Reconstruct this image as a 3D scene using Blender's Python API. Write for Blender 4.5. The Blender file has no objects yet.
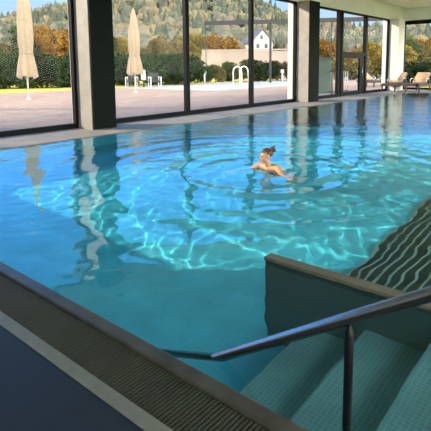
import bpy, bmesh, math, random
import numpy as np
from mathutils import Vector, Matrix

random.seed(7)
RNG = np.random.default_rng(7)
SC = bpy.context.scene
COL = SC.collection

# ------------------------------------------------------------------ camera
F_PX = 470.0
PITCH = math.radians(7.0)
HEAD = math.radians(40.3)            # angle between view direction and the window wall
cam_d = bpy.data.cameras.new('camera')
cam = bpy.data.objects.new('camera', cam_d)
COL.objects.link(cam)
cam.location = (0, 0, 1.6)
ROLL = math.radians(0.6)
cam.rotation_euler = (Matrix.Rotation(HEAD - math.pi / 2, 3, 'Z') @ Matrix.Rotation(math.pi / 2 - PITCH, 3, 'X') @ Matrix.Rotation(-ROLL, 3, 'Z')).to_euler()
cam_d.sensor_fit = 'HORIZONTAL'
cam_d.sensor_width = 36.0
cam_d.lens = F_PX / 431.0 * 36.0
cam_d.shift_y = -(215.5 - (67 + F_PX * math.tan(PITCH))) / 431.0
cam_d.clip_start = 0.05
cam_d.clip_end = 2000
SC.camera = cam

# ------------------------------------------------------------------ world
W = bpy.data.worlds.new('sky')
SC.world = W
W.use_nodes = True
wn = W.node_tree
wn.nodes.clear()
wo = wn.nodes.new('ShaderNodeOutputWorld')
wb = wn.nodes.new('ShaderNodeBackground')
wr = wn.nodes.new('ShaderNodeValToRGB')
wt = wn.nodes.new('ShaderNodeTexCoord')
ws = wn.nodes.new('ShaderNodeSeparateXYZ')
wn.links.new(wt.outputs['Generated'], ws.inputs[0])
wn.links.new(ws.outputs['Z'], wr.inputs[0])
wn.links.new(wr.outputs[0], wb.inputs[0])
wn.links.new(wb.outputs[0], wo.inputs[0])
el = wr.color_ramp.elements
el[0].position, el[0].color = 0.0, (0.26, 0.33, 0.38, 1)
el[1].position, el[1].color = 1.0, (0.06, 0.20, 0.50, 1)
for pos, c in ((0.125, (0.22, 0.32, 0.44, 1)), (0.16, (0.16, 0.50, 1.25, 1)), (0.30, (0.12, 0.46, 1.12, 1)), (0.55, (0.10, 0.36, 0.85, 1))):
    e = wr.color_ramp.elements.new(pos)
    e.color = c
wb.inputs['Strength'].default_value = 1.3
# invented bright cloud in the unseen rear sky, added to brighten the hall
cl = wn.nodes.new('ShaderNodeMapRange')
cl.inputs['From Min'].default_value = -0.05
cl.inputs['From Max'].default_value = -0.55
wn.links.new(ws.outputs['Y'], cl.inputs['Value'])
cm = wn.nodes.new('ShaderNodeMix')
cm.data_type = 'RGBA'
cm.clamp_factor = True
wn.links.new(cl.outputs[0], cm.inputs[0])
wn.links.new(wr.outputs[0], cm.inputs[6])
cm.inputs[7].default_value = (2.9, 2.85, 2.7, 1)
wn.links.new(cm.outputs[2], wb.inputs[0])

# ------------------------------------------------------------------ sun
SUN_EL = math.radians(22)
sd = bpy.data.lights.new('sun', 'SUN')
sd.energy = 3.4
sd.angle = math.radians(0.53)
sd.color = (1.0, 0.84, 0.62)
sun = bpy.data.objects.new('sun', sd)
COL.objects.link(sun)
sdir = Vector((math.sin(HEAD) * math.cos(SUN_EL), -math.cos(HEAD) * math.cos(SUN_EL), -math.sin(SUN_EL)))
sun.rotation_euler = sdir.to_track_quat('-Z', 'Y').to_euler()
sun.location = (-20, 40, 15)
sd.cycles.is_caustics_light = True

SC.view_settings.view_transform = 'Standard'
SC.view_settings.look = 'None'
SC.view_settings.gamma = 1.0
SC.view_settings.use_curve_mapping = False
SC.view_settings.exposure = 1.0
SC.cycles.max_bounces = 10
SC.cycles.diffuse_bounces = 5
SC.cycles.transparent_max_bounces = 16
SC.cycles.transmission_bounces = 8
SC.cycles.caustics_refractive = True
SC.cycles.caustics_reflective = False
SC.cycles.sample_clamp_indirect = 6.0

# ------------------------------------------------------------------ materials
def mat_base(name):
    m = bpy.data.materials.new(name)
    m.use_nodes = True
    n = m.node_tree
    n.nodes.clear()
    o = n.nodes.new('ShaderNodeOutputMaterial')
    return m, n, o

def mat(name, col, rough=0.6, metal=0.0, var=0.12, scale=6.0, bump=0.0, spec=0.5, objrand=0.0):
    """principled with a noise variation of its own colour"""
    m, n, o = mat_base(name)
    b = n.nodes.new('ShaderNodeBsdfPrincipled')
    b.inputs['Roughness'].default_value = rough
    b.inputs['Metallic'].default_value = metal
    b.inputs['Specular IOR Level'].default_value = spec
    tc = n.nodes.new('ShaderNodeTexCoord')
    nz = n.nodes.new('ShaderNodeTexNoise')
    nz.inputs['Scale'].default_value = scale
    nz.inputs['Detail'].default_value = 4
    n.links.new(tc.outputs['Object'], nz.inputs['Vector'])
    r = n.nodes.new('ShaderNodeValToRGB')
    c = Vector(col)
    r.color_ramp.elements[0].position = 0.3
    r.color_ramp.elements[1].position = 0.7
    r.color_ramp.elements[0].color = (*(c * (1 - var)), 1)
    r.color_ramp.elements[1].color = (*[min(1, x) for x in c * (1 + var)], 1)
    n.links.new(nz.outputs['Fac'], r.inputs[0])
    out = r.outputs[0]
    if objrand:
        oi = n.nodes.new('ShaderNodeObjectInfo')
        hs = n.nodes.new('ShaderNodeHueSaturation')
        mr = n.nodes.new('ShaderNodeMapRange')
        mr.inputs['To Min'].default_value = 1 - objrand
        mr.inputs['To Max'].default_value = 1 + objrand
        n.links.new(oi.outputs['Random'], mr.inputs['Value'])
        n.links.new(mr.outputs[0], hs.inputs['Value'])
        n.links.new(out, hs.inputs['Color'])
        out = hs.outputs[0]
    n.links.new(out, b.inputs['Base Color'])
    if bump:
        bp = n.nodes.new('ShaderNodeBump')
        bp.inputs['Strength'].default_value = bump
        bp.inputs['Distance'].default_value = 0.01
        n.links.new(nz.outputs['Fac'], bp.inputs['Height'])
        n.links.new(bp.outputs[0], b.inputs['Normal'])
    n.links.new(b.outputs[0], o.inputs[0])
    return m

def tile_mat(name, c1, c2, mortar, size, gap, rough=0.4, offset=0.0, aspect=1.0, spec=0.5, big=None):
    m, n, o = mat_base(name)
    b = n.nodes.new('ShaderNodeBsdfPrincipled')
    b.inputs['Roughness'].default_value = rough
    b.inputs['Specular IOR Level'].default_value = spec
    uv = n.nodes.new('ShaderNodeUVMap')
    br = n.nodes.new('ShaderNodeTexBrick')
    br.offset = offset
    br.inputs['Color1'].default_value = (*c1, 1)
    br.inputs['Color2'].default_value = (*c2, 1)
    br.inputs['Mortar'].default_value = (*mortar, 1)
    br.inputs['Scale'].default_value = 1.0
    br.inputs['Mortar Size'].default_value = gap
    br.inputs['Mortar Smooth'].default_value = 0.1
    br.inputs['Brick Width'].default_value = size * aspect
    br.inputs['Row Height'].default_value = size
    n.links.new(uv.outputs[0], br.inputs['Vector'])
    nz = n.nodes.new('ShaderNodeTexNoise')
    nz.inputs['Scale'].default_value = big or 2.0
    nz.inputs['Detail'].default_value = 5
    n.links.new(uv.outputs[0], nz.inputs['Vector'])
    mx = n.nodes.new('ShaderNodeMix')
    mx.data_type = 'RGBA'
    mx.blend_type = 'MULTIPLY'
    mx.inputs[0].default_value = 1.0
    mr = n.nodes.new('ShaderNodeMapRange')
    mr.inputs['From Min'].default_value = 0.3
    mr.inputs['From Max'].default_value = 0.7
    mr.inputs['To Min'].default_value = 0.82
    mr.inputs['To Max'].default_value = 1.12
    n.links.new(nz.outputs['Fac'], mr.inputs['Value'])
    n.links.new(br.outputs['Color'], mx.inputs[6])
    n.links.new(mr.outputs[0], mx.inputs[7])
    n.links.new(mx.outputs[2], b.inputs['Base Color'])
    n.links.new(b.outputs[0], o.inputs[0])
    return m

def pane_mat(name, tint=(1, 1, 1), gl=1.0):
    m, n, o = mat_base(name)
    t = n.nodes.new('ShaderNodeBsdfTransparent')
    t.inputs[0].default_value = (*tint, 1)
    g = n.nodes.new('ShaderNodeBsdfGlossy')
    g.inputs['Roughness'].default_value = 0.0
    lw = n.nodes.new('ShaderNodeLayerWeight')
    p = n.nodes.new('ShaderNodeMath')
    p.operation = 'POWER'
    p.inputs[1].default_value = 5.0
    n.links.new(lw.outputs['Facing'], p.inputs[0])
    q = n.nodes.new('ShaderNodeMath')
    q.operation = 'MULTIPLY_ADD'
    q.inputs[1].default_value = 0.5 * gl
    q.inputs[2].default_value = 0.03 * gl
    n.links.new(p.outputs[0], q.inputs[0])
    mx = n.nodes.new('ShaderNodeMixShader')
    n.links.new(q.outputs[0], mx.inputs[0])
    n.links.new(t.outputs[0], mx.inputs[1])
    n.links.new(g.outputs[0], mx.inputs[2])
    n.links.new(mx.outputs[0], o.inputs[0])
    return m

def frost_mat(name, tint):
    m, n, o = mat_base(name)
    t = n.nodes.new('ShaderNodeBsdfTransparent')
    t.inputs[0].default_value = (*tint, 1)
    d = n.nodes.new('ShaderNodeBsdfPrincipled')
    d.inputs['Base Color'].default_value = (*tint, 1)
    d.inputs['Roughness'].default_value = 0.3
    mx = n.nodes.new('ShaderNodeMixShader')
    mx.inputs[0].default_value = 0.6
    n.links.new(t.outputs[0], mx.inputs[1])
    n.links.new(d.outputs[0], mx.inputs[2])
    n.links.new(mx.outputs[0], o.inputs[0])
    return m

def water_mat():
    m, n, o = mat_base('pool water')
    g = n.nodes.new('ShaderNodeBsdfGlass')
    g.inputs['IOR'].default_value = 1.333
    g.inputs['Roughness'].default_value = 0.0
    g.inputs['Color'].default_value = (0.82, 0.97, 1.0, 1)
    # fine ripples added towards the far end so the water mirrors blue sky
    tc = n.nodes.new('ShaderNodeTexCoord')
    nz = n.nodes.new('ShaderNodeTexNoise')
    nz.inputs['Scale'].default_value = 6.0
    nz.inputs['Detail'].default_value = 2.0
    n.links.new(tc.outputs['Object'], nz.inputs['Vector'])
    sx = n.nodes.new('ShaderNodeSeparateXYZ')
    n.links.new(tc.outputs['Object'], sx.inputs[0])
    ad = n.nodes.new('ShaderNodeMath'); ad.operation = 'ADD'
    n.links.new(sx.outputs['X'], ad.inputs[0]); n.links.new(sx.outputs['Y'], ad.inputs[1])
    mr = n.nodes.new('ShaderNodeMapRange')
    mr.inputs['From Min'].default_value = 9.0
    mr.inputs['From Max'].default_value = 18.0
    mr.inputs['To Min'].default_value = 0.0
    mr.inputs['To Max'].default_value = 1.0
    n.links.new(ad.outputs[0], mr.inputs['Value'])
    bp = n.nodes.new('ShaderNodeBump')
    bp.inputs['Distance'].default_value = 0.013
    n.links.new(mr.outputs[0], bp.inputs['Strength'])
    n.links.new(nz.outputs['Fac'], bp.inputs['Height'])
    n.links.new(bp.outputs[0], g.inputs['Normal'])
    n.links.new(g.outputs[0], o.inputs[0])
    return m

def attr_mat(name, rough=0.9):
    m, n, o = mat_base(name)
    b = n.nodes.new('ShaderNodeBsdfPrincipled')
    b.inputs['Roughness'].default_value = rough
    b.inputs['Specular IOR Level'].default_value = 0.1
    a = n.nodes.new('ShaderNodeAttribute')
    a.attribute_name = 'hue'
    n.links.new(a.outputs['Color'], b.inputs['Base Color'])
    n.links.new(b.outputs[0], o.inputs[0])
    return m

MT = dict(
    slate=tile_mat('dark slate tiles', (0.0095, 0.0135, 0.026), (0.013, 0.0175, 0.032), (0.006, 0.008, 0.013), 0.6, 0.004, 0.55, 0.5, 2.0, big=5),
    coping=tile_mat('pale stone coping', (0.38, 0.325, 0.28), (0.40, 0.345, 0.30), (0.29, 0.245, 0.21), 0.55, 0.006, 0.8, 0.0, 2.0, spec=0.15),
    pool=tile_mat('turquoise mosaic', (0.075, 0.56, 0.76), (0.095, 0.60, 0.80), (0.12, 0.60, 0.76), 0.05, 0.004, 0.5),
    pooldk=tile_mat('grey green mosaic', (0.11, 0.27, 0.30), (0.135, 0.31, 0.34), (0.19, 0.37, 0.39), 0.03, 0.004, 0.5),
    partition=tile_mat('dark stone cladding', (0.075, 0.135, 0.14), (0.085, 0.15, 0.152), (0.06, 0.11, 0.115), 0.3, 0.003, 0.6, 0.5, 2.0),
    partcap=mat('brown stone cap', (0.13, 0.115, 0.085), 0.5, var=0.15, scale=10),
    rib=mat('dark green bench tiles', (0.03, 0.075, 0.065), 0.6, var=0.25, scale=9),
    ribedge=mat('pale nosing strip', (0.32, 0.42, 0.38), 0.6),
    lip=mat('weathered bronze grey stone lip', (0.060, 0.056, 0.046), 0.4, var=0.35, scale=7, spec=0.4),
    grate=mat('olive grey plastic grating', (0.046, 0.046, 0.032), 0.6, var=0.1, scale=3, spec=0.25),
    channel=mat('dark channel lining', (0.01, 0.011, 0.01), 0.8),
    strip=mat('light grey stone strip', (0.17, 0.17, 0.15), 0.5, var=0.12, scale=14),
    plaster=mat('cream white plaster', (0.76, 0.79, 0.71), 0.8, var=0.03, scale=1.5),
    ceilingp=mat('white ceiling paint', (0.76, 0.80, 0.73), 0.8, var=0.03, scale=1.5),
    render=mat('white outdoor render', (0.75, 0.73, 0.68), 0.8, var=0.03),
    pilstone=tile_mat('beige stone slabs', (0.40, 0.345, 0.285), (0.43, 0.37, 0.305), (0.33, 0.28, 0.23), 0.9, 0.006, 0.5),
    pildark=mat('near black pillar front', (0.006, 0.009, 0.008), 0.6, var=0.15, scale=2, spec=0.1),  # near black tone for the pillar's front and right faces
    frame=mat('black window frame', (0.006, 0.006, 0.0065), 0.5, var=0.1, spec=0.12),
    pane=pane_mat('window glass', (0.95, 0.965, 0.955), 0.13),
    steel=mat('brushed stainless steel', (0.30, 0.29, 0.31), 0.22, metal=1.0, var=0.08, scale=30),
    dksteel=mat('dark steel', (0.05, 0.05, 0.055), 0.3, metal=0.9, var=0.1),
    chrome=mat('polished chrome', (0.75, 0.75, 0.77), 0.12, metal=1.0, var=0.03),
    terrace=tile_mat('pink beige terrace paving', (0.33, 0.215, 0.15), (0.40, 0.265, 0.185), (0.22, 0.145, 0.10), 0.5, 0.012, 0.8, 0.5, 2.0, spec=0.2),
    greypave=tile_mat('light grey paving', (0.36, 0.33, 0.30), (0.39, 0.36, 0.33), (0.3, 0.27, 0.25), 0.6, 0.012, 0.8, 0.0, 1.0, spec=0.2),
    grass=mat('autumn lawn', (0.46, 0.40, 0.07), 0.9, var=0.3, scale=0.8, spec=0.1),
    hill=mat('hillside ground', (0.16, 0.14, 0.06), 0.95, var=0.35, scale=0.05, spec=0.05),
    canvas=mat('beige parasol canvas', (0.31, 0.235, 0.15), 0.85, var=0.08, scale=5),
    white=mat('white lacquered metal', (0.80, 0.79, 0.76), 0.4, var=0.03),
    bark=mat('bark', (0.09, 0.065, 0.045), 0.9, var=0.3, scale=12),
    leafdk=mat('dark green leaves', (0.030, 0.048, 0.020), 0.8, var=0.45, scale=1.5, spec=0.0, objrand=0.25),
    leafgr=mat('green leaves', (0.06, 0.072, 0.028), 0.8, var=0.4, scale=1.2, spec=0.0, objrand=0.25),
    leafol=mat('olive autumn leaves', (0.13, 0.105, 0.045), 0.8, var=0.35, scale=1.2, spec=0.0, objrand=0.25),
    leafor=mat('orange autumn leaves', (0.24, 0.125, 0.030), 0.8, var=0.35, scale=1.2, spec=0.0, objrand=0.2),
    leafye=mat('yellow autumn leaves', (0.24, 0.175, 0.04), 0.8, var=0.3, scale=1.2, spec=0.0, objrand=0.2),
    retaining=mat('pinkish retaining wall', (0.38, 0.29, 0.235), 0.85, var=0.12, scale=0.5),
    housewall=mat('cream house render', (0.52, 0.48, 0.41), 0.8, var=0.04, scale=0.5),
    houseroof=mat('dark roof tiles', (0.09, 0.085, 0.095), 0.7, var=0.2, scale=1),
    housewin=mat('dark house window', (0.05, 0.055, 0.07), 0.2),
    timber=mat('dark stained timber', (0.030, 0.026, 0.022), 0.6, var=0.3, scale=5),
    wicker=mat('dark brown wicker', (0.055, 0.036, 0.026), 0.6, var=0.35, scale=40, bump=0.4),
    cushion=mat('apricot orange cushion cloth', (0.60, 0.37, 0.23), 0.85, var=0.06, scale=6),
    skin=mat('skin', (0.58, 0.32, 0.20), 0.45, var=0.06, scale=10),
    hair=mat('auburn brown hair', (0.085, 0.035, 0.018), 0.5, var=0.35, scale=60),
    suit=mat('charcoal swimsuit cloth', (0.03, 0.034, 0.04), 0.7, var=0.1),
    lips=mat('lips', (0.42, 0.13, 0.11), 0.4),
    eye=mat('dark eyes', (0.02, 0.014, 0.01), 0.2),
    frost=frost_mat('frosted green grey glass', (0.42, 0.52, 0.49)),
    opool=mat('pale outdoor pool water', (0.62, 0.72, 0.76), 0.15, var=0.08, scale=0.6),
    water=water_mat(),
    forest=attr_mat('mixed forest leaves'),
)

# ------------------------------------------------------------------ mesh helpers
def add_box(bm, x0, x1, y0, y1, z0, z1):
    r = bmesh.ops.create_cube(bm, size=1.0)
    for v in r['verts']:
        v.co = Vector((x0 + (v.co.x + .5) * (x1 - x0), y0 + (v.co.y + .5) * (y1 - y0), z0 + (v.co.z + .5) * (z1 - z0)))
    return r['verts']

def add_tube(bm, pts, rad, seg=10, cap=True):
    """tube along pts; rad is a number or one number per point"""
    pts = [Vector(p) for p in pts]
    if not hasattr(rad, '__len__'):
        rad = [rad] * len(pts)
    rings = []
    prev = None
    for i, p in enumerate(pts):
        if i == 0: d = pts[1] - p
        elif i == len(pts) - 1: d = p - pts[i - 1]
        else: d = (pts[i + 1] - p).normalized() + (p - pts[i - 1]).normalized()
        d.normalize()
        if prev is None:
            a = d.orthogonal().normalized()
        else:
            a = (prev - d * prev.dot(d)).normalized()
        prev = a
        b = d.cross(a)
        rings.append([bm.verts.new(p + (a * math.cos(t) + b * math.sin(t)) * rad[i]) for t in [2 * math.pi * k / seg for k in range(seg)]])
    for r0, r1 in zip(rings, rings[1:]):
        for k in range(seg):
            bm.faces.new((r0[k], r0[(k + 1) % seg], r1[(k + 1) % seg], r1[k]))
    if cap:
        bm.faces.new(rings[0][::-1])
        bm.faces.new(rings[-1])

def add_lathe(bm, prof, seg=16, c=(0, 0, 0)):
    rings = []
    for r, z in prof:
        rings.append([bm.verts.new((c[0] + r * math.cos(t), c[1] + r * math.sin(t), c[2] + z)) for t in [2 * math.pi * k / seg for k in range(seg)]])
    for r0, r1 in zip(rings, rings[1:]):
        for k in range(seg):
            bm.faces.new((r0[k], r0[(k + 1) % seg], r1[(k + 1) % seg], r1[k]))
    bm.faces.new(rings[0][::-1])
    bm.faces.new(rings[-1])

def add_ico(bm, c, r, sub=2, jit=0.0):
    g = bmesh.ops.create_icosphere(bm, subdivisions=sub, radius=1.0)
    if not hasattr(r, '__len__'): r = (r, r, r)
    for v in g['verts']:
        k = 1 + jit * random.uniform(-1, 1)
        v.co = Vector((c[0] + v.co.x * r[0] * k, c[1] + v.co.y * r[1] * k, c[2] + v.co.z * r[2] * k))
    return g['verts']

def box_uv(bm):
    uv = bm.loops.layers.uv.verify()
    bm.normal_update()
    for f in bm.faces:
        n = f.normal
        ax = max(range(3), key=lambda i: abs(n[i]))
        i, j = ((1, 2), (0, 2), (0, 1))[ax]
        for l in f.loops:
            l[uv].uv = (l.vert.co[i], l.vert.co[j])

def obj(name, bm, m, parent=None, smooth=False, bevel=0.0, loc=None):
    bmesh.ops.recalc_face_normals(bm, faces=bm.faces[:])
    if bevel:
        bmesh.ops.bevel(bm, geom=[e for e in bm.edges if e.is_manifold and e.calc_face_angle(0) > 0.5], offset=bevel, segments=2, affect='EDGES', profile=0.5)
    box_uv(bm)
    me = bpy.data.meshes.new(name)
    bm.to_mesh(me)
    bm.free()
    for k in (m if isinstance(m, (list, tuple)) else [m]):
        me.materials.append(MT[k])
    if smooth:
        for p in me.polygons: p.use_smooth = True
    o = bpy.data.objects.new(name, me)
    COL.objects.link(o)
    if parent: o.parent = parent
    if loc: o.location = loc
    return o

def tag(o, label=None, cat=None, group=None, kind=None):
    if label: o['label'] = label
    if cat: o['category'] = cat
    if group: o['group'] = group
    if kind: o['kind'] = kind
    return o

def thing(name, label, cat, loc=(0, 0, 0), rz=0.0, group=None, kind=None):
    o = bpy.data.objects.new(name, None)
    COL.objects.link(o)
    o.location = loc
    o.rotation_euler = (0, 0, rz)
    return tag(o, label, cat, group, kind)

def BM(*boxes):
    bm = bmesh.new()
    for b in boxes: add_box(bm, *b)
    return bm

def copy_tree(o, parent=None):
    c = o.copy()
    COL.objects.link(c)
    if parent: c.parent = parent
    for ch in list(o.children): copy_tree(ch, c)
    return c

# ------------------------------------------------------------------ the setting
PX0, PX1, PY0, PY1 = 1.70, 28.2, 0.0, 9.35      # pool
WALL_Y = 11.0
FARX = 31.9
WATER_Z = -0.012
DEPTH = -1.35
ENDX = -3.3

tag(obj('floor', BM((ENDX, 1.24, -4, 10.9, -0.1, 0), (1.24, FARX, -4, PY0 - 0.02, -0.1, 0)), 'slate'),
    'dark slate tiled pool deck beside the drainage grating', 'floor', kind='structure')
tag(obj('trim_1', BM((1.24, PX1, PY1, 10.9, -0.1, 0.004), (PX1, FARX, PY0, 10.9, -0.1, 0.004)), 'coping'),
    'pale stone coping between the pool and the window wall', 'coping', kind='structure')
bm = BM((1.24, 1.32, PY0, PY1, -0.12, 0.004))
tag(obj('trim_2', bm, 'strip'), 'light grey stone strip between slate deck and drainage grating', 'edging', kind='structure')
bm = BM((1.60, PX0, PY0, PY1, -0.25, 0.012))
tag(obj('trim_3', bm, 'lip', bevel=0.012), 'grey brown stone lip along the near edge of the pool', 'edging', kind='structure')
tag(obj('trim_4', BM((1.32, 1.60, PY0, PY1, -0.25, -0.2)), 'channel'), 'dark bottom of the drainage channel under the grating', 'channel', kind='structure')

# pool basin: floor slab and four walls with real thickness
bm = BM((PX0 - .12, PX1 + .12, PY0 - .12, PY1 + .12, DEPTH - .2, DEPTH),
        (PX0 - .12, PX0, PY0, PY1, DEPTH, -0.02), (PX1, PX1 + .12, PY0, PY1, DEPTH, -0.02),
        (PX0 - .12, PX1 + .12, PY0 - .12, PY0, DEPTH, -0.02), (PX0 - .12, PX1 + .12, PY1, PY1 + .12, DEPTH, -0.02))
basin = tag(obj('pool_basin', bm, 'pool'), 'turquoise mosaic tiled swimming pool basin', 'pool', kind='structure')

tag(obj('pillar_corner', BM((29.76, 30.8, 10.36, WALL_Y - .02, .004, 4.42)), 'render'), 'white corner pillar between the long window front and the end wall', 'pillar', kind='structure')
# ceiling and walls
tag(obj('ceiling', BM((ENDX, FARX, -4, WALL_Y + .1, 5.5, 5.7)), 'ceilingp'), 'pale ceiling of the pool hall', 'ceiling', kind='structure')
tag(obj('wall_left', BM((ENDX - .3, ENDX, -4, WALL_Y + .4, -.1, 5.5)), 'plaster'), 'plain end wall behind the slate deck', 'wall', kind='structure')
tag(obj('wall_back', BM((ENDX - .3, FARX + .3, -4.3, -4, 4.4, 5.5)), 'plaster'), 'plaster band above the added rear window front', 'wall', kind='structure')
# far wall: strip above and the corner piece, window in between
tag(obj('wall_right', BM((FARX, FARX + .3, -4, 10.80, 4.45, 5.5), (FARX, FARX + .3, -4, -2.5, -.1, 4.45), (FARX, FARX + .3, 10.80, WALL_Y + .4, -.1, 5.5)), 'plaster'),
    'cream end wall above the far window', 'wall', kind='structure')
tag(obj('wall_front', BM((ENDX, FARX, WALL_Y - .12, WALL_Y + .35, 4.42, 5.5), (29.75, FARX, WALL_Y - .1, WALL_Y + .35, -.1, 4.42)), 'plaster'),
    'cream plaster band above the long window front', 'wall', kind='structure')
# overhanging roof edge outside
tag(obj('roof_overhang', BM((ENDX - 1, FARX + .3, WALL_Y + .35, WALL_Y + .5, 4.6, 5.7)), 'render'), 'white roof edge over the window front', 'roof', kind='structure')
bm = BM((24.0, FARX - .02, 7.0, 10.6, 5.25, 5.495))
tag(obj('ceiling_trim', bm, 'ceilingp'), 'lowered ceiling field near the far corner', 'ceiling', kind='structure')

# pillars
PIL = ((7.21, 7.93), (18.54, 19.4))
def pillar(x0, x1, label, out=.30):
    t = thing('pillar', label, 'pillar', (x0, 10.30, 0), kind='structure')
    w = x1 - x0
    obj('stone_face', BM((0, w, .03, .80, 0.004, 4.42)), 'pilstone', t)
    obj('dark_face', BM((.02, w + .02, -.02, .03, 0.004, 4.42), (w, w + .03, .03, .70, 0.004, 4.42)), 'pildark', t)
    obj('outer_pilaster', BM((.03, w, .81, .81 + out, 0, 4.6)), 'render', t)
    return t
pillar(*PIL[0], 'wide pillar with beige side and black front, nearest in the window front', .16)
pillar(*PIL[1], 'farther pillar with beige side and dark front, before the glass door')

# windows: each bay one structure, each frame member its own part
def window(name, x0, x1, mull, label, panes=True, head=4.35, skip=()):
    t = thing(name, label, 'window', (x0, WALL_Y, 0), kind='structure')
    w = x1 - x0
    obj('sill_frame', BM((0, w, -.06, .06, .0, .14)), 'frame', t)
    obj('head_frame', BM((0, w, -.06, .06, head - .02, head + .12)), 'frame', t)
    xs = [0] + [m - x0 for m in mull] + [w]
    for i, m in enumerate(xs):
        hw = .04 if i in (0, len(xs) - 1) else .085
        c = m + (hw if i == 0 else -hw if i == len(xs) - 1 else 0)
        obj('mullion', BM((c - hw, c + hw, -.07, .07, .14, head - .02)), 'frame', t)
    for i, (a, b) in enumerate(zip(xs, xs[1:])):
        if i in skip: continue
        obj('pane', BM((a + .05, b - .05, -.006, .006, .12, head)), 'pane', t)
    return t
window('window_1', ENDX + .05, 7.20, (3.1,), 'leftmost window bay on to the terrace, left of the nearest pillar')
window('window_2', 7.94, 18.53, (11.5, 15.18), 'three pane window bay between the two pillars')
window('window_3', 19.41, 23.05, (22.78,), 'tall fixed window right after the second pillar')
t = thing('window_fill', 'long rear window front added behind the viewer to brighten the hall', 'window', (ENDX, -4.15, 0), kind='structure')  # unseen glazing added to let rear sky light into the hall
L = FARX - ENDX
obj('frame', BM((0, L, -.06, .06, 0, .14), (0, L, -.06, .06, 4.28, 4.4), *[(k * L / 9 - .07, k * L / 9 + .07, -.06, .06, .14, 4.28) for k in range(10)]), 'frame', t)
obj('pane', BM((0, L, -.006, .006, .1, 4.3)), 'pane', t)
# door with a fixed light above
t = thing('door_1', 'black framed glass door with a window light above it', 'door', (23.05, WALL_Y, 0), kind='structure')
obj('door_frame', BM((0, .16, -.09, .09, 0, 4.33), (3.05, 3.25, -.09, .09, 0, 4.33), (.16, 3.05, -.09, .09, 2.15, 2.32), (0, 3.25, -.09, .09, 4.33, 4.47)), 'frame', t)
obj('door_leaf', BM((.16, .36, -.05, .05, 0.01, 2.14), (2.4, 3.04, -.05, .05, 0.01, 2.14), (.36, 2.4, -.05, .05, 0.01, .22), (.36, 2.4, -.05, .05, 2.0, 2.14)), 'frame', t)
obj('pane', BM((.34, 2.42, -.008, .008, .2, 2.02)), 'pane', t)
obj('top_light', BM((.12, 3.08, -.006, .006, 2.3, 4.36)), 'pane', t)
bmh = bmesh.new(); add_tube(bmh, [(2.6, -.05, .95), (2.6, -.13, .95), (2.6, -.13, 1.5), (2.6, -.05, 1.5)], .022)
obj('door_handle', bmh, 'chrome', t, True)
window('window_4', 26.32, 29.75, (), 'last window of the long front, beside the corner')
# far end window
t = thing('window_5', 'wide window in the end wall behind the loungers', 'window', (FARX, -2.5, 0), kind='structure')
obj('frame', BM((-.05, .08, 0, 13.3, 0, .14), (-.05, .08, 0, 13.3, 4.2, 4.45), (-.05, .08, 0, .14, 0, 4.3), (-.05, .08, 13.16, 13.3, 0, 4.3), (-.05, .08, 8.8, 8.95, 0, 4.3), (-.05, .08, 4.4, 4.55, 0, 4.3)), 'frame', t)
obj('pane', BM((.0, .012, .1, 13.2, .1, 4.25)), 'pane', t)

# ------------------------------------------------------------------ water surface
SW = np.array([6.05, 4.08])
def wave(x, y):
    h = np.zeros_like(x)
    dx, dy = x - SW[0], y - SW[1]
    r = np.sqrt(dx * dx + dy * dy) + 1e-6
    for (lam, amp, ph) in ((0.62, .0070, .3), (0.41, .0045, 1.1), (0.95, .0055, 2.0)):
        h += amp * np.sin(2 * np.pi * r / lam - ph) * np.exp(-((r - 1.2) / 3.1) ** 2)
    h += (.5 + .5 * np.tanh((y - x * .35 - 1.6) / .5)) * (.008 * np.exp(-((r - 3.35) / .24) ** 2) - .007 * np.exp(-((r - 2.85) / .24) ** 2) + .006 * np.exp(-((r - 2.35) / .24) ** 2))
    g = np.random.default_rng(3)
    for k in range(46):
        lam = math.exp(g.uniform(math.log(.24), math.log(2.2)))
        a = g.uniform(0, 2 * math.pi)
        ph = g.uniform(0, 6.28)
        kx, ky = 2 * np.pi / lam * math.cos(a), 2 * np.pi / lam * math.sin(a)
        h += .00075 * lam ** 0.9 * np.sin(kx * x + ky * y + ph + .8 * np.sin(.7 * x + k) + .8 * np.sin(.6 * y + 2 * k))
    h *= .42
    for k in range(40):
        lam = math.exp(g.uniform(math.log(.13), math.log(.30)))
        a = g.uniform(0, 2 * math.pi); ph = g.uniform(0, 6.28)
        kx, ky = 2 * np.pi / lam * math.cos(a), 2 * np.pi / lam * math.sin(a)
        h += .00060 * lam * .85 * np.sin(kx * x + ky * y + ph + 1.2 * np.sin(1.1 * x + k) + 1.2 * np.sin(.9 * y + 3 * k))
    return h
def spaced(a, b, d0, growth):
    v = [a]; d = d0
    while v[-1] < b:
        v.append(v[-1] + d); d *= growth
    v = np.array(v); return a + (v - a) * (b - a) / (v[-1] - a)
gx = np.concatenate([np.linspace(-.6, PX0, 40)[:-1], spaced(PX0, PX1, .024, 1.0028)])  # sheet runs on unseen under the deck so sun caustics reach the floor
gy = np.concatenate([np.linspace(PY0, PY1, 330), np.linspace(PY1, 11.6, 40)[1:]])
GX, GY = np.meshgrid(gx, gy, indexing='ij')
GZ = wave(GX, GY) * np.clip((GX - PX0) / .25, .1, 1) * np.clip((PY1 + .3 - GY) / .3, 0, 1) + WATER_Z
nx, ny = GX.shape
verts = np.stack([GX, GY, GZ], -1).reshape(-1, 3)
idx = np.arange(nx * ny).reshape(nx, ny)
faces = np.stack([idx[:-1, :-1], idx[1:, :-1], idx[1:, 1:], idx[:-1, 1:]], -1).reshape(-1, 4)
me = bpy.data.meshes.new('pool_water')
me.vertices.add(len(verts)); me.vertices.foreach_set('co', verts.ravel().astype(np.float32))
me.loops.add(faces.size); me.loops.foreach_set('vertex_index', faces.ravel().astype(np.int32))
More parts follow.
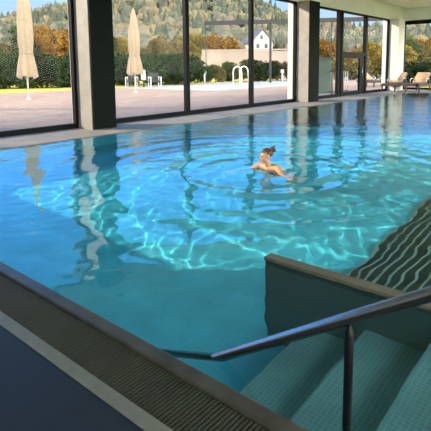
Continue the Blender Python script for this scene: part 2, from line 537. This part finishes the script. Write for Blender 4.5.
me.polygons.add(len(faces)); me.polygons.foreach_set('loop_start', np.arange(0, faces.size, 4).astype(np.int32))
me.polygons.foreach_set('use_smooth', np.ones(len(faces), bool))
me.update(calc_edges=True); me.validate()
me.materials.append(MT['water'])
water = bpy.data.objects.new('pool_water', me)
COL.objects.link(water)
tag(water, 'clear rippled blue water filling the swimming pool', 'water', kind='stuff')
water.cycles.is_caustics_caster = True
RECV = [basin]

# ------------------------------------------------------------------ pool fittings
# overflow grating: cross slats over the channel
bm = bmesh.new()
y = 0.02
while y < PY1 - .02:
    add_box(bm, 1.325, 1.596, y, y + .0115, -.022, -.002)
    y += .0225
for xx in (1.36, 1.46, 1.555): add_box(bm, xx - .006, xx + .006, 0.02, PY1 - .02, -.034, -.022)
tag(obj('drainage_grating', bm, 'grate'), 'long olive grey slatted drainage grating along the pool edge', 'grating')

# entry steps left of the partition
bm = bmesh.new()
for yk, dk in ((.34, -.05), (.78, -.32), (1.25, -.60), (1.72, -.88)):
    add_box(bm, PX0, 3.135, PY0, yk, DEPTH, dk)
steps = tag(obj('pool_steps', bm, 'pooldk'), 'mosaic tiled steps going down into the water beside the handrail', 'steps', kind='structure')
RECV.append(steps)

# partition wall
t = thing('partition_wall', 'dark stone partition wall standing in the water beside the entry steps', 'partition', (3.14, 0, DEPTH), kind='structure')
wallp = obj('wall_body', BM((0, .09, 0.0, 2.13, 0, -DEPTH - .012)), 'partition', t)
capp = obj('stone_cap', BM((-.01, .10, 0.0, 2.14, -DEPTH - .012, -DEPTH + .020)), 'partcap', t, bevel=.006)
RECV += [wallp, capp]

# tiered bench right of the partition
t = thing('underwater_bench', 'dark tiered underwater bench with pale edges right of the partition wall', 'bench', (3.27, 0, DEPTH), kind='structure')
bm = bmesh.new(); be = bmesh.new()
for k in range(12):
    y1 = 1.95 - .115 * k; z1 = .09 + .085 * k
    add_box(bm, 0, 5.2, 0, y1, z1 - .085, z1)
    add_box(be, 0, 5.2, y1 - .02, y1 + .003, z1 - .016, z1 + .003)
b1 = obj('tier', bm, 'rib', t); b2 = obj('edge_strip', be, 'ribedge', t)
RECV += [b1, b2]

# handrail
t = thing('handrail', 'sloping stainless steel handrail leading down into the pool', 'handrail', (1.87, .82, 0))
rail = [(0, y - .82, 0.01 + .66 * (1.55 - y)) for y in (-.6, 0, .82, 1.55, 2.2)] + [(0, 1.45, -.47), (0, 1.52, -.54), (0, 1.54, -.66), (0, 1.54, -1.34)]
bm = bmesh.new(); add_tube(bm, rail, .029, 20); obj('rail', bm, 'steel', t, True)
bm = bmesh.new(); add_lathe(bm, [(.021, -.24), (.021, .415), (.020, .425), (.011, .45), (.009, .475), (.010, .49)], 18); obj('post', bm, 'dksteel', t, True)
bm = bmesh.new(); add_lathe(bm, [(.045, -.25), (.045, -.235), (.024, -.23)], 18); obj('floor_plate', bm, 'steel', t, True)

# ------------------------------------------------------------------ swimmer
def limb_chains(bm, chains):
    """closed tapered limbs with round joints, later fused into one surface"""
    for ch in chains:
        pts = []
        for (p0, r0), (p1, r1) in zip(ch, ch[1:]):
            a, b = Vector(p0), Vector(p1)
            n = max(2, int((b - a).length / (.5 * max(r0, r1)))) if max(r0, r1) > .015 else 2
            add_tube(bm, [a.lerp(b, k / n) for k in range(n + 1)], [r0 + (r1 - r0) * k / n for k in range(n + 1)], 14)
        for p, r in ch:
            add_ico(bm, p, r * 1.01, 3 if r > .03 else 2)

# swimmer's own frame: +X her left, -Y forward, Z up, origin at the water line under the chin
def hand(base, d, up, side):
    """five finger chains from a wrist; d = pointing direction, side = towards thumb"""
    d, up, side = (Vector(v).normalized() for v in (d, up, side))
    b = Vector(base); ch = []
    for k, (off, ln) in enumerate(((.028, .070), (.009, .080), (-.010, .074), (-.028, .058))):
        k0 = b + d * .045 + side * off * .8
        k1 = b + d * .092 + side * off
        ch.append([(b, .022), (k0, .014), (k1, .0105), (k1 + d * ln * .5 - up * .008, .0085), (k1 + d * ln - up * .03, .007)])
    ch.append([(b, .022), (b + d * .03 + side * .032, .012), (b + d * .062 + side * .055 - up * .006, .010), (b + d * .09 + side * .062 - up * .016, .008)])
    return [[(tuple(p), r) for p, r in c] for c in ch]
pelvis = (0.02, .34, -.52)
waist = (0.015, .25, -.34); chest = (0.01, .13, -.15); upch = (0.0, .07, -.055)
neck0 = (0.0, .03, .01); neck1 = (0.0, -.005, .07)
lsh, rsh = (.165, .06, -.035), (-.165, .06, -.015)
lel, lwr = (.33, -.12, -.10), (.54, -.28, -.085)
rel, rwr = (-.35, -.08, -.17), (-.42, -.30, -.16)
chains = [
    [(pelvis, .125), (waist, .105), (chest, .115), (upch, .085), (neck0, .050), (neck1, .046)],
    [(upch, .085), (lsh, .055), (lel, .040), (lwr, .026)],
    [(upch, .085), (rsh, .055), (rel, .040), (rwr, .026)],
    [(pelvis, .125), (.11, .40, -.58), (.24, .38, -.92), (.22, .72, -.98)],
    [(pelvis, .125), (-.09, .40, -.58), (-.20, .42, -.94), (-.17, .78, -.96)],
]
chains[3] = [(pelvis, .125), ((.11, .40, -.60), .09), ((.22, .36, -.90), .058), ((.19, .68, -1.00), .040), ((.18, .80, -1.06), .030), ((.18, .93, -1.10), .022)]
chains[4] = [(pelvis, .125), ((-.09, .40, -.60), .09), ((-.20, .40, -.92), .058), ((-.16, .74, -.98), .040), ((-.15, .86, -1.02), .030), ((-.15, .98, -1.07), .022)]
chains += hand(lwr, (.20, -.15, .0), (0, 0, 1), (-1, -.3, 0))
chains += hand(rwr, (-.05, -.24, .0), (0, 0, 1), (1, -.2, 0))
hb = bmesh.new()
limb_chains(hb, chains)
# broad parts of the trunk: chest, shoulders, waist, hips
for c, r in (((0, .115, -.15), (.155, .105, .15)), ((0, .075, -.055), (.165, .075, .065)), ((.012, .20, -.30), (.125, .095, .15)), ((.02, .31, -.48), (.165, .125, .14)),
             ((-.065, .045, -.17), (.062, .060, .060)), ((.065, .045, -.17), (.062, .060, .060))):
    add_ico(hb, c, r, 3)
# head: skull, jaw, nose, ears, brow -- turned to her right about the neck
HC = Vector((0.0, -.02, .160))
HR = Matrix.Rotation(math.radians(-38), 4, 'Z') @ Matrix.Rotation(math.radians(6), 4, 'X')
def hp(x, y, z): return HC + (HR @ Vector((x, y, z)))
def head_ell(bm, c, r, sub=3):
    g = bmesh.ops.create_icosphere(bm, subdivisions=sub, radius=1.0)
    for v in g['verts']:
        v.co = hp(c[0] + v.co.x * r[0], c[1] + v.co.y * r[1], c[2] + v.co.z * r[2])
head_ell(hb, (0, .012, .025), (.072, .092, .083))      # skull
head_ell(hb, (0, -.035, -.030), (.056, .062, .075))    # face
head_ell(hb, (0, -.068, -.083), (.028, .026, .024))    # chin
head_ell(hb, (0, -.100, -.022), (.011, .018, .020), 2) # nose tip
head_ell(hb, (0, -.090, -.002), (.009, .014, .026), 2) # nose bridge
for s in (-1, 1):
    head_ell(hb, (s * .073, .012, -.012), (.009, .019, .030), 2)   # ear
    head_ell(hb, (s * .036, -.066, -.030), (.022, .022, .022), 2)  # cheek
head_ell(hb, (0, -.072, .022), (.046, .020, .013), 2)  # brow
bmesh.ops.recalc_face_normals(hb, faces=hb.faces[:])
sme = bpy.data.meshes.new('person'); hb.to_mesh(sme); hb.free()
tmp = bpy.data.objects.new('tmp', sme); COL.objects.link(tmp)
rm = tmp.modifiers.new('r', 'REMESH'); rm.mode = 'VOXEL'; rm.voxel_size = .0075; rm.use_smooth_shade = True
smt = tmp.modifiers.new('k', 'SMOOTH'); smt.factor = .5; smt.iterations = 5
bpy.context.view_layer.update()
body_me = bpy.data.meshes.new_from_object(tmp.evaluated_get(bpy.context.evaluated_depsgraph_get()))
bpy.data.objects.remove(tmp)
body_me.materials.clear(); body_me.materials.append(MT['skin'])
for p in body_me.polygons: p.use_smooth = True
fwd = Vector((-.647 * .62 - .763 * .78, .763 * .62 - .647 * .78, 0)).normalized()
rot = math.atan2(fwd.y, fwd.x) + math.pi / 2
person = bpy.data.objects.new('person', body_me); COL.objects.link(person)
person.location = (SW[0], SW[1], 0.055); person.rotation_euler = (0, 0, rot)
tag(person, 'person with auburn hair tied up in a bun, swimming in the pool', 'person')
# hair cap and bun
bm = bmesh.new()
g = bmesh.ops.create_icosphere(bm, subdivisions=4, radius=1.0)
dele = []
for v in g['verts']:
    c = v.co.copy()
    if c.y < -.30 and c.z < .42 - .2 * (c.y + .3) * -1 or (c.z < -.45) or (c.z < -.05 and c.y < .12):
        dele.append(v)
    w = 1 + .03 * math.sin(40 * math.atan2(c.x, c.z + 1.2))
    v.co = hp(c.x * .079 * w, .016 + c.y * .099 * w, .029 + c.z * .090 * w)
bmesh.ops.delete(bm, geom=dele, context='VERTS')
hr = obj('hair', bm, 'hair', person, True)
so = hr.modifiers.new('s', 'SOLIDIFY'); so.thickness = .008; so.offset = -1
bm = bmesh.new()
g = bmesh.ops.create_icosphere(bm, subdivisions=4, radius=1.0)
for v in g['verts']:
    c = v.co.copy(); w = 1 + .10 * math.sin(7 * math.atan2(c.x, c.z) + 6 * c.y)
    v.co = hp(c.x * .046 * w, .112 + c.y * .040 * w, .082 + c.z * .044 * w)
for k in range(7):
    a = k * .9
    p0 = Vector((.03 * math.cos(a), .12, .085 + .03 * math.sin(a))); p1 = p0 + Vector((.035 * math.cos(a), .03, .03 * math.sin(a)))
    add_tube(bm, [hp(*p0), hp(*((p0 + p1) / 2 + Vector((0, .012, .008)))), hp(*p1)], [.010, .008, .003], 6)
obj('hair_bun', bm, 'hair', person, True)
for s in (-1, 1):
    bm = bmesh.new(); head_ell(bm, (s * .030, -.089, .002), (.013, .008, .007), 2); obj('eye', bm, 'eye', person, True)
bm = bmesh.new(); head_ell(bm, (0, -.091, -.056), (.022, .010, .008), 2); obj('mouth', bm, 'lips', person, True)
# swimsuit: shell of the torso
bm = bmesh.new(); bm.from_mesh(body_me)
bm.normal_update()
dele = [v for v in bm.verts if not (-.66 < v.co.z < -.10 and abs(v.co.x) < (.165 if v.co.z > -.22 else .21) and v.co.y > -.02 and not (v.co.z < -.55 and abs(v.co.x) > .06 + (v.co.z + .66) * .9))]
bmesh.ops.delete(bm, geom=dele, context='VERTS')
for v in bm.verts: v.co += v.normal * .006
suit = obj('swimsuit', bm, 'suit', person, True)
for i in suit.data.polygons: pass
RECV += [person, suit]
for o in RECV: o.cycles.is_caustics_receiver = True

# ------------------------------------------------------------------ indoor loungers
def make_lounger(label):
    t = thing('sun_lounger', label, 'lounger', group='loungers beside the far end of the pool')
    # local: foot at x=0, head at x=2.0, width in y
    obj('frame', BM((0, 2.0, 0, .06, .27, .40), (0, 2.0, .64, .70, .27, .40), (0, .06, .06, .64, .30, .39), (1.94, 2.0, .06, .64, .30, .39), (.06, 1.94, .06, .64, .33, .36)), 'wicker', t, bevel=.008)
    for x in (.12, 1.82):
        for y in (.0, .64): obj('leg', BM((x, x + .07, y, y + .06, .004, .30)), 'wicker', t)
    obj('seat', BM((.02, 1.25, .05, .65, .36, .43)), 'wicker', t, bevel=.02)
    bm = BM((0, .92, .03, .67, 0, .10))
    bmesh.ops.bevel(bm, geom=bm.edges[:], offset=.03, segments=3, affect='EDGES')
    bmesh.ops.rotate(bm, verts=bm.verts[:], cent=(0, 0, 0), matrix=Matrix.Rotation(math.radians(-31), 3, 'Y'))
    bmesh.ops.translate(bm, verts=bm.verts[:], vec=(1.20, 0, .41))
    obj('back_cushion', bm, 'cushion', t, True)
    bm = bmesh.new()
    add_box(bm, 0, .95, .0, .70, -.04, 0)
    bmesh.ops.rotate(bm, verts=bm.verts[:], cent=(0, 0, 0), matrix=Matrix.Rotation(math.radians(-31), 3, 'Y'))
    bmesh.ops.translate(bm, verts=bm.verts[:], vec=(1.20, 0, .41))
    obj('backrest', bm, 'wicker', t)
    for y in (-.03, .73):
        bm = bmesh.new(); add_tube(bm, [(1.0, y, .36), (1.02, y, .58), (1.10, y, .64), (1.5, y, .66), (1.60, y, .62), (1.62, y, .36)], .02, 8)
        obj('armrest', bm, 'chrome', t, True)
    return t
l0 = make_lounger('dark wicker lounger with apricot back cushion nearest the window front, at the pool end')
l0.location = (28.3, 10.0, 0); l0.scale = (1.18, 1.2, 1.2)
l1 = copy_tree(l0); l1['label'] = 'dark wicker lounger with apricot back cushion, second from the window front at the pool end'
l1.location = (28.3, 8.6, 0)

# ------------------------------------------------------------------ outside
def hill_z(x, y):
    r = np.hypot(x, y); a = np.degrees(np.arctan2(y, x))
    k = np.interp(a, [-60, 5, 16, 25, 31, 35, 40, 48, 53, 57, 62, 66, 80, 130], [.35, .35, .42, .48, .62, .84, 1.08, 1.12, .98, .80, .64, .56, .5, .5])
    t = np.clip((r - 58) / 280, 0, 1.15)
    return 50 * k * t ** 1.9 - .03 + .5 * t * np.sin(x * .09) * np.cos(y * .07)
tag(obj('terrace', BM((-40, 90, WALL_Y + .1, 31.4, -.3, -.02)), 'terrace'), 'pink beige paved terrace outside the window front', 'terrace', kind='structure')
tag(obj('poolside_paving', BM((24, 60, 20.5, 31.3, -.05, 0.0)), 'greypave'), 'light grey paving around the outdoor pool', 'paving', kind='structure')
bm = BM((31.5, 48, 22.3, 25.2, -.02, .02))
tag(obj('outdoor_pool', bm, 'opool'), 'pale outdoor pool in the light grey paving', 'pool', kind='structure')
# terrain
ga = np.linspace(-.6, 2.3, 120); gr = np.concatenate([np.linspace(14, 58, 6), np.linspace(64, 380, 60)])
A, Rr = np.meshgrid(ga, gr, indexing='ij')
TX, TY = Rr * np.cos(A), Rr * np.sin(A)
TZ = hill_z(TX, TY) - .05 * (Rr < 62)
bm = bmesh.new()
vs = [[None] * len(gr) for _ in ga]
for i in range(len(ga)):
    for j in range(len(gr)):
        z = TZ[i, j]
        if TY[i, j] < 34.5 and TX[i, j] < 90: z = min(z, -.4) if Rr[i, j] < 60 else z
        vs[i][j] = bm.verts.new((TX[i, j], TY[i, j], z))
for i in range(len(ga) - 1):
    for j in range(len(gr) - 1):
        bm.faces.new((vs[i][j], vs[i + 1][j], vs[i + 1][j + 1], vs[i][j + 1]))
tag(obj('hill', bm, 'hill', smooth=True), 'wooded hillside rising behind the garden', 'hill', kind='structure')
tag(obj('lawn', BM((-40, 95, 31.4, 56, -.3, .0), (60, 100, -30, 31.4, -.3, 0.0), (-40, FARX + .4, -40, -4.3, -.3, -.03), (FARX + .4, 60, -30, 11.0, -.3, -.03)), 'grass'), 'strip of yellow green lawn beyond the terrace', 'lawn', kind='structure')

# forest: uncountable crowns on the hill, one object
cv, cf, cc = [], [], []
g0 = bmesh.new(); bmesh.ops.create_icosphere(g0, subdivisions=2, radius=1.0)
icov = np.array([v.co[:] for v in g0.verts]); icof = [[v.index for v in f.verts] for f in g0.faces]; g0.free()
haze_pal = np.array([(.12, .115, .075), (.15, .13, .085), (.17, .13, .075), (.075, .085, .06), (.065, .08, .058), (.15, .12, .085), (.18, .145, .08), (.105, .105, .075)])  # crown colours muted and greyed to carry the distance haze
for k in range(3000):
    a = RNG.uniform(math.radians(8), math.radians(72)); r = 96 + 265 * RNG.uniform() ** .8
    x, y = r * math.cos(a), r * math.sin(a); z = float(hill_z(np.array(x), np.array(y)))
    if math.hypot(x - 123.7, y - 84.9) < 15 or (abs(math.degrees(a) - 34.5) < 3.5 and r < 150): continue
    s = RNG.uniform(1.7, 3.2)
    con = RNG.uniform() < (.35 if r < 210 else .6)
    ci = RNG.choice([3, 4, 7] if con else [0, 1, 2, 5, 6, 7])
    v = icov * (1 + .22 * RNG.uniform(-1, 1, (len(icov), 1)))
    if con:
        hgt = s * RNG.uniform(2.2, 3.4)
        tt = (icov[:, 2:3] + 1) / 2
        v = np.concatenate([v[:, :2] * s * .62 * (1.25 - 1.1 * tt), tt * hgt], 1)
    else:
        v = v * np.array([s, s, s * 1.15]) + np.array([0, 0, s * 1.0])
    base = len(cv)
    cv.extend((v + np.array([x, y, z])).tolist())
    cf.extend([[base + i for i in f] for f in icof])
    c = haze_pal[ci] * RNG.uniform(.85, 1.18) * 1.0
    cc.extend([(*c, 1.0)] * len(icov))
me = bpy.data.meshes.new('forest'); me.from_pydata(cv, [], cf)
at = me.color_attributes.new('hue', 'FLOAT_COLOR', 'POINT'); at.data.foreach_set('color', np.array(cc, np.float32).ravel())
me.materials.append(MT['forest'])
fo = bpy.data.objects.new('forest', me); COL.objects.link(fo)
tag(fo, 'mixed autumn forest covering the hillside behind the garden', 'forest', kind='stuff')

# leafy plants from many small leaf cards in a lumpy volume
def leaf_mesh(name, m, n, rx, rz, size, lumps=7, zc=None):
    bm = bmesh.new()
    cs = [(Vector((random.uniform(-.6, .6) * rx, random.uniform(-.6, .6) * rx, random.uniform(-.6, .6) * rz)), random.uniform(.4, .62)) for _ in range(lumps)]
    for k in range(n):
        c, q = random.choice(cs)
        d = Vector((random.gauss(0, 1), random.gauss(0, 1), random.gauss(0, 1))).normalized() * random.uniform(.55, 1.0)
        p = c + Vector((d.x * rx * q, d.y * rx * q, d.z * rz * q)) + Vector((0, 0, zc if zc is not None else rz))
        u = Vector((random.gauss(0, 1), random.gauss(0, 1), random.gauss(0, 1))).normalized(); w = u.orthogonal().normalized()
        s = size * random.uniform(.6, 1.3)
        bm.faces.new([bm.verts.new(p + (u * i + w * j) * s) for i, j in ((-.5, 0), (0, -.35), (.5, 0), (0, .35))])
    me = bpy.data.meshes.new(name); bm.to_mesh(me); bm.free(); me.materials.append(MT[m])
    return me
def trunk_mesh(h, r):
    bm = bmesh.new(); add_tube(bm, [(0, 0, -.3), (.03 * h, 0, h * .4), (0, .03 * h, h * .8), (.02, .0, h)], [r, r * .8, r * .5, r * .2], 8)
    for k in range(4):
        a = k * 1.6; z = h * (.4 + .12 * k)
        add_tube(bm, [(0, 0, z), (.14 * h * math.cos(a), .14 * h * math.sin(a), z + .16 * h)], [r * .4, r * .12], 5)
    me = bpy.data.meshes.new('trunk'); bm.to_mesh(me); bm.free(); me.materials.append(MT['bark'])
    return me
def plant(name, label, cat, crown, trunk, loc, s, group, rz=0):
    t = thing(name, label, cat, loc, rz, group); t.scale = (s, s, s)
    for nm, d in (('foliage', crown), ('trunk', trunk)):
        o = bpy.data.objects.new(nm, d); COL.objects.link(o); o.parent = t
    return t
TR = trunk_mesh(5.0, .16)
TREE = {m: leaf_mesh('foliage', m, 2600, 2.4, 2.6, .42, 9, 4.4) for m in ('leafol', 'leafor', 'leafye', 'leafgr', 'leafdk')}
SHT = trunk_mesh(1.4, .06)
SHRUB = {m: leaf_mesh('foliage', m, 2600, 1.5, 1.1, .22, 8, 1.1) for m in ('leafdk', 'leafgr', 'leafol', 'leafye')}
def polar(px, r):
    a = math.radians(40.3) - math.atan((px - 215.5) / 473.5)
    return r * math.cos(a), r * math.sin(a)
KIND = {'leafol': 'olive brown', 'leafor': 'orange', 'leafye': 'yellow', 'leafgr': 'green', 'leafdk': 'dark green'}
rt = random.Random(4)
SPOTS = [(52, 62, 'leafor', 1.0)]
for n_, px in enumerate(range(-10, 440, 19)):
    for r in ((66,), (80,))[n_ % 2] + ((96,) if n_ % 3 == 0 else ()):
        if 238 < px < 296: continue
        m = rt.choice(['leafol', 'leafol', 'leafor', 'leafye', 'leafgr', 'leafol'] if px > 60 else ['leafol', 'leafgr', 'leafor', 'leafol'])
        if px > 310: m = rt.choice(['leafye', 'leafol', 'leafor', 'leafye', 'leafgr'])
        SPOTS.append((px + rt.uniform(-5, 5), r + rt.uniform(-5, 5), m, rt.uniform(.75, 1.05) * (.72 if px > 305 else 1)))
SPOTS += [(411, 88, 'leafgr', .95), (429, 90, 'leafor', .9), (396, 94, 'leafye', .9)]
for i, (px, r, m, s) in enumerate(SPOTS):
    x, y = polar(px, r); z = float(hill_z(np.array(x), np.array(y))) - .05
    lab = KIND[m] + ' autumn tree at the foot of the hill among others of its colour' if m != 'leafdk' else 'dark tree at the foot of the hill'
    if i == 0: lab = 'bright orange round tree behind the dark hedge, seen left of the nearest pillar'
    plant('autumn_tree', lab, 'tree', TREE[m], TR, (x, y, z), s, 'autumn trees at the foot of the hill' if i else None, rt.uniform(0, 6))
# hedge bushes
HB = [(px, 43, 'leafdk', 1.45) for px in (-12, 6, 24, 42, 60, 76)] + [(px, 45, 'leafdk', 1.45) for px in (118, 134, 152, 170, 186)] + \
     [(202, 49, 'leafdk', .9), (216, 50, 'leafol', .9), (232, 52, 'leafgr', 1.0), (250, 52, 'leafgr', 1.15), (266, 52, 'leafdk', 1.15), (282, 54, 'leafol', 1.1), (298, 54, 'leafgr', 1.2)] + \
     [(322, 52, 'leafol', 1.2), (340, 56, 'leafye', 1.2), (360, 54, 'leafol', 1.2), (378, 58, 'leafye', 1.2), (400, 40, 'leafdk', .95), (414, 40, 'leafdk', .95), (428, 41, 'leafdk', .9), (440, 40, 'leafgr', 1.0)]
for i, (px, r, m, s) in enumerate(HB):
    x, y = polar(px, r)
    side = 'left of the nearest pillar' if px < 90 else 'behind the second parasol' if px < 195 else 'in front of the retaining wall' if px < 310 else 'beyond the glass door' if px < 390 else 'outside the far end window'
    plant('garden_shrub', KIND[m] + ' garden shrub ' + side, 'shrub', SHRUB[m], SHT, (x, y, 0), s, 'garden shrubs beyond the lawn', rt.uniform(0, 6))

# parasols
def parasol(loc, H, label):
    t = thing('parasol', label, 'parasol', loc, group='closed parasols on the terrace')
    bm = bmesh.new(); add_lathe(bm, [(.045, .06), (.045, H - .1)], 12); obj('pole', bm, 'white', t, True)
    bm = bmesh.new(); add_lathe(bm, [(.12, 0), (.12, .03), (.06, .05)], 20); obj('base', bm, 'white', t)
    # folded canopy: pleated profile, tied at a third, flared hem
    prof = [(.50, 1.18), (.49, 1.30), (.44, 1.75), (.36, 2.25), (.30, 2.45), (.33, 2.65), (.37, 3.1), (.37, .62 * H), (.33, .74 * H), (.22, .87 * H), (.10, H - .15), (.03, H)]
    bm = bmesh.new(); seg = 48; rings = []
    for i, (r, z) in enumerate(prof):
        ring = []
        for k in range(seg):
            a = 2 * math.pi * k / seg
            f = 1 + .20 * math.cos(8 * a + .25 * i) * (1 - z / (H + 1)) + .06 * math.cos(3 * a + 1)
            ring.append(bm.verts.new((r * f * math.cos(a), r * f * math.sin(a), z + (.07 * math.cos(8 * a) + .05 * math.cos(3 * a) if i == 0 else 0))))
        rings.append(ring)
    for r0, r1 in zip(rings, rings[1:]):
        for k in range(seg): bm.faces.new((r0[k], r0[(k + 1) % seg], r1[(k + 1) % seg], r1[k]))
    bm.faces.new(rings[-1])
    obj('canopy', bm, 'canvas', t, True)
    bm = bmesh.new(); add_lathe(bm, [(.35, 2.41), (.36, 2.45), (.35, 2.49)], 24); obj('tie_strap', bm, 'canvas', t, True)
    return t
parasol((12.77, 23.97, -.02), 6.6, 'closed beige parasol on the terrace, left of the nearest pillar')
parasol((20.65, 24.52, -.02), 5.5, 'closed beige parasol on the terrace, right of the nearest pillar')
parasol((4.9, 23.5, -.02), 5.6, 'closed beige parasol next in the row beyond the left edge of the view')
parasol((-3.0, 23.2, -.02), 5.8, 'closed beige parasol farthest along the row beyond the left edge of the view')

# garden chairs and table
def garden_chair(loc, rz, label):
    t = thing('garden_chair', label, 'chair', loc, rz, 'garden chairs by the second parasol')
    for x in (-.33, .33):
        for y in (-.32, .32): obj('leg', BM((x - .025, x + .025, y - .025, y + .025, 0, .62 if y < 0 else .62)), 'white', t)
        obj('armrest', BM((x - .035, x + .035, -.35, .35, .62, .66)), 'white', t)
    obj('seat', BM((-.33, .33, -.32, .32, .32, .44)), 'timber', t, bevel=.02)
    obj('backrest', BM((-.33, .33, .29, .36, .44, .92)), 'timber', t, bevel=.02)
    return t
garden_chair((*polar(132, 40.5), -.02), -.9, 'white framed garden chair left of the small table').scale = (1.3, 1.3, 1.3)
garden_chair((*polar(155, 39.5), -.02), -.5, 'white framed garden chair right of the small table').scale = (1.3, 1.3, 1.3)
tx, ty = polar(144, 40)
t = thing('garden_table', 'small low dark garden table between two white framed chairs', 'table', (tx, ty, 0))
obj('table_top', BM((-.35, .35, -.35, .35, .50, .56)), 'timber', t)
for x in (-.30, .30):
    for y in (-.30, .30): obj('leg', BM((x - .03, x + .03, y - .03, y + .03, 0, .50)), 'timber', t)
bm = bmesh.new(); add_lathe(bm, [(.17, 0), (.21, .14), (.19, .42), (.12, .56), (.16, .76), (.12, .84)], 16)
tag(obj('lantern', bm, 'white', smooth=True, loc=(tx, ty, .56)), 'white rounded lantern standing on the small garden table', 'lantern')
# bollard lights
def bollard(loc, s, label):
    t = thing('bollard_light', label, 'light', loc, group='white bollard lights by the lawn'); t.scale = (s, s, s)
    bm = bmesh.new(); add_lathe(bm, [(.07, 0), (.07, .95)], 14); obj('post', bm, 'white', t, True)
    bm = bmesh.new(); add_lathe(bm, [(.16, .95), (.17, 1.0), (.17, 1.25), (.10, 1.33)], 14); obj('lamp_head', bm, 'white', t, True)
bollard((*polar(205, 46), 0), 1.0, 'white bollard light on the lawn left of the pool ladder')
bollard((*polar(283, 50), 0), .95, 'white bollard light on the lawn right of the pool ladder')
# pool ladder
t = thing('pool_ladder', 'pair of white tubular grab rails at the outdoor pool', 'ladder', (*polar(237, 38), 0), -2.0)
t.scale = (1.25, 1.25, 1.25)
for x in (-.45, .45):
    bm = bmesh.new(); add_tube(bm, [(x, 0, 0), (x, 0, .95)] + [(x, .30 - .30 * math.cos(a), .95 + .36 * math.sin(a)) for a in (.5, 1.0, 1.57, 2.1, 2.6)] + [(x, .62, .9), (x, .64, 0)], .04, 8)
    obj('grab_rail', bm, 'white', t, True)
for z in (.15,):
    bm = bmesh.new(); add_tube(bm, [(-.45, .63, z), (.45, .63, z)], .03, 8); obj('rung', bm, 'white', t, True)
# retaining wall
x0, y0 = polar(203, 60); x1, y1 = polar(290, 60)
t = thing('retaining_wall', 'long pinkish garden wall below the white gabled house', 'wall', (x0, y0, 0), math.atan2(y1 - y0, x1 - x0), kind='structure')
L = math.hypot(x1 - x0, y1 - y0)
bm = bmesh.new()
f = [bm.verts.new((a, 0, z)) for a, z in ((0, 0), (L, 0), (L, 3.5), (.0, 3.7), (-.2, 2.2))]
fa = bm.faces.new(f)
r = bmesh.ops.extrude_face_region(bm, geom=[fa])
for v in r['geom']:
    if isinstance(v, bmesh.types.BMVert): v.co.y += .35
obj('wall_body', bm, 'retaining', t)
obj('coping', BM((-.05, L, -.05, .4, 3.62, 3.78)), 'retaining', t)
# house
hx, hy = polar(263, 150); hz = float(hill_z(np.array(hx), np.array(hy)))
ang = math.radians(40.3) - math.atan((263 - 215.5) / 473.5)
t = thing('house', 'cream white gabled house with dark roof on the hillside', 'house', (hx, hy, hz - 1.0), ang - math.pi / 2 + .35)
bm = bmesh.new()
prof = [(-3.4, 0), (3.4, 0), (3.4, 5.6), (0, 9.3), (-3.4, 5.6)]
fa = bm.faces.new([bm.verts.new((a, 0, z)) for a, z in prof])
r = bmesh.ops.extrude_face_region(bm, geom=[fa])
for v in r['geom']:
    if isinstance(v, bmesh.types.BMVert): v.co.y += 11
obj('wall', bm, 'housewall', t)
bm = bmesh.new()
for s in (-1, 1):
    q = [(0, 9.35), (s * 3.9, 5.1), (s * 3.9, 5.4), (0, 9.65)]
    fa = bm.faces.new([bm.verts.new((a, -.4, z)) for a, z in q])
    r = bmesh.ops.extrude_face_region(bm, geom=[fa])
    for v in r['geom']:
        if isinstance(v, bmesh.types.BMVert): v.co.y += 11.8
obj('roof', bm, 'houseroof', t)
for wx, wz in ((-1.5, 3.6), (1.2, 3.6), (-.3, 6.3), (-1.5, 1.0), (1.2, 1.0)):
    obj('house_window', BM((wx - .5, wx + .5, -.05, .1, wz, wz + 1.3)), 'housewin', t)
# dark frame put outside in place of a hall beam reflected in the panes
xa, ya = polar(206, 48); xb, yb = polar(400, 48)
t = thing('reflected_beam', 'tall dark beam on thin posts standing in for a hall beam mirrored in the panes', 'reflection', (xa, ya, 0), math.atan2(yb - ya, xb - xa))
L = math.hypot(xb - xa, yb - ya)
obj('beam', BM((0, L, -.12, .12, 5.75, 6.15)), 'timber', t)
for fx, w in ((.06, .05), (.345 * L, .22), (.66 * L, .10), (.99 * L, .12)):
    obj('post', BM((fx, fx + w, -.1, .1, 0, 5.75)), 'timber', t)
# frosted wind screen outside the third window
t = thing('wind_screen', 'frosted glass wind screen on the terrace beside the second pillar', 'screen', (22.2, 12.2, 0))
obj('glass', BM((0, 2.4, -.01, .01, .08, 2.1)), 'frost', t)
for x in (0, 2.36): obj('post', BM((x, x + .05, -.03, .03, -.02, 2.15)), 'steel', t)
# balustrade outside the door
t = thing('balustrade', 'dark metal balustrade with upright bars outside the glass door', 'railing', (24.0, 12.0, 0))
obj('top_rail', BM((0, 2.3, -.03, .03, 1.28, 1.34)), 'dksteel', t)
obj('bottom_rail', BM((0, 2.3, -.02, .02, .12, .16)), 'dksteel', t)
for k in range(9):
    bm = bmesh.new(); add_tube(bm, [(.06 + k * .27, 0, -.02), (.06 + k * .27, 0, 1.3)], .022, 8); obj('bar', bm, 'white', t, True)
# outdoor loungers
for loc, rz, lab in (((*polar(326, 33), -.02), 1.0, 'apricot cushioned lounger outside behind the frosted screen'), ((*polar(386, 37), -.02), 1.0, 'apricot cushioned lounger outside beyond the last window')):
    c = copy_tree(l0); c.location = loc; c.rotation_euler = (0, 0, rz); c['label'] = lab; c['group'] = 'loungers out on the terrace'
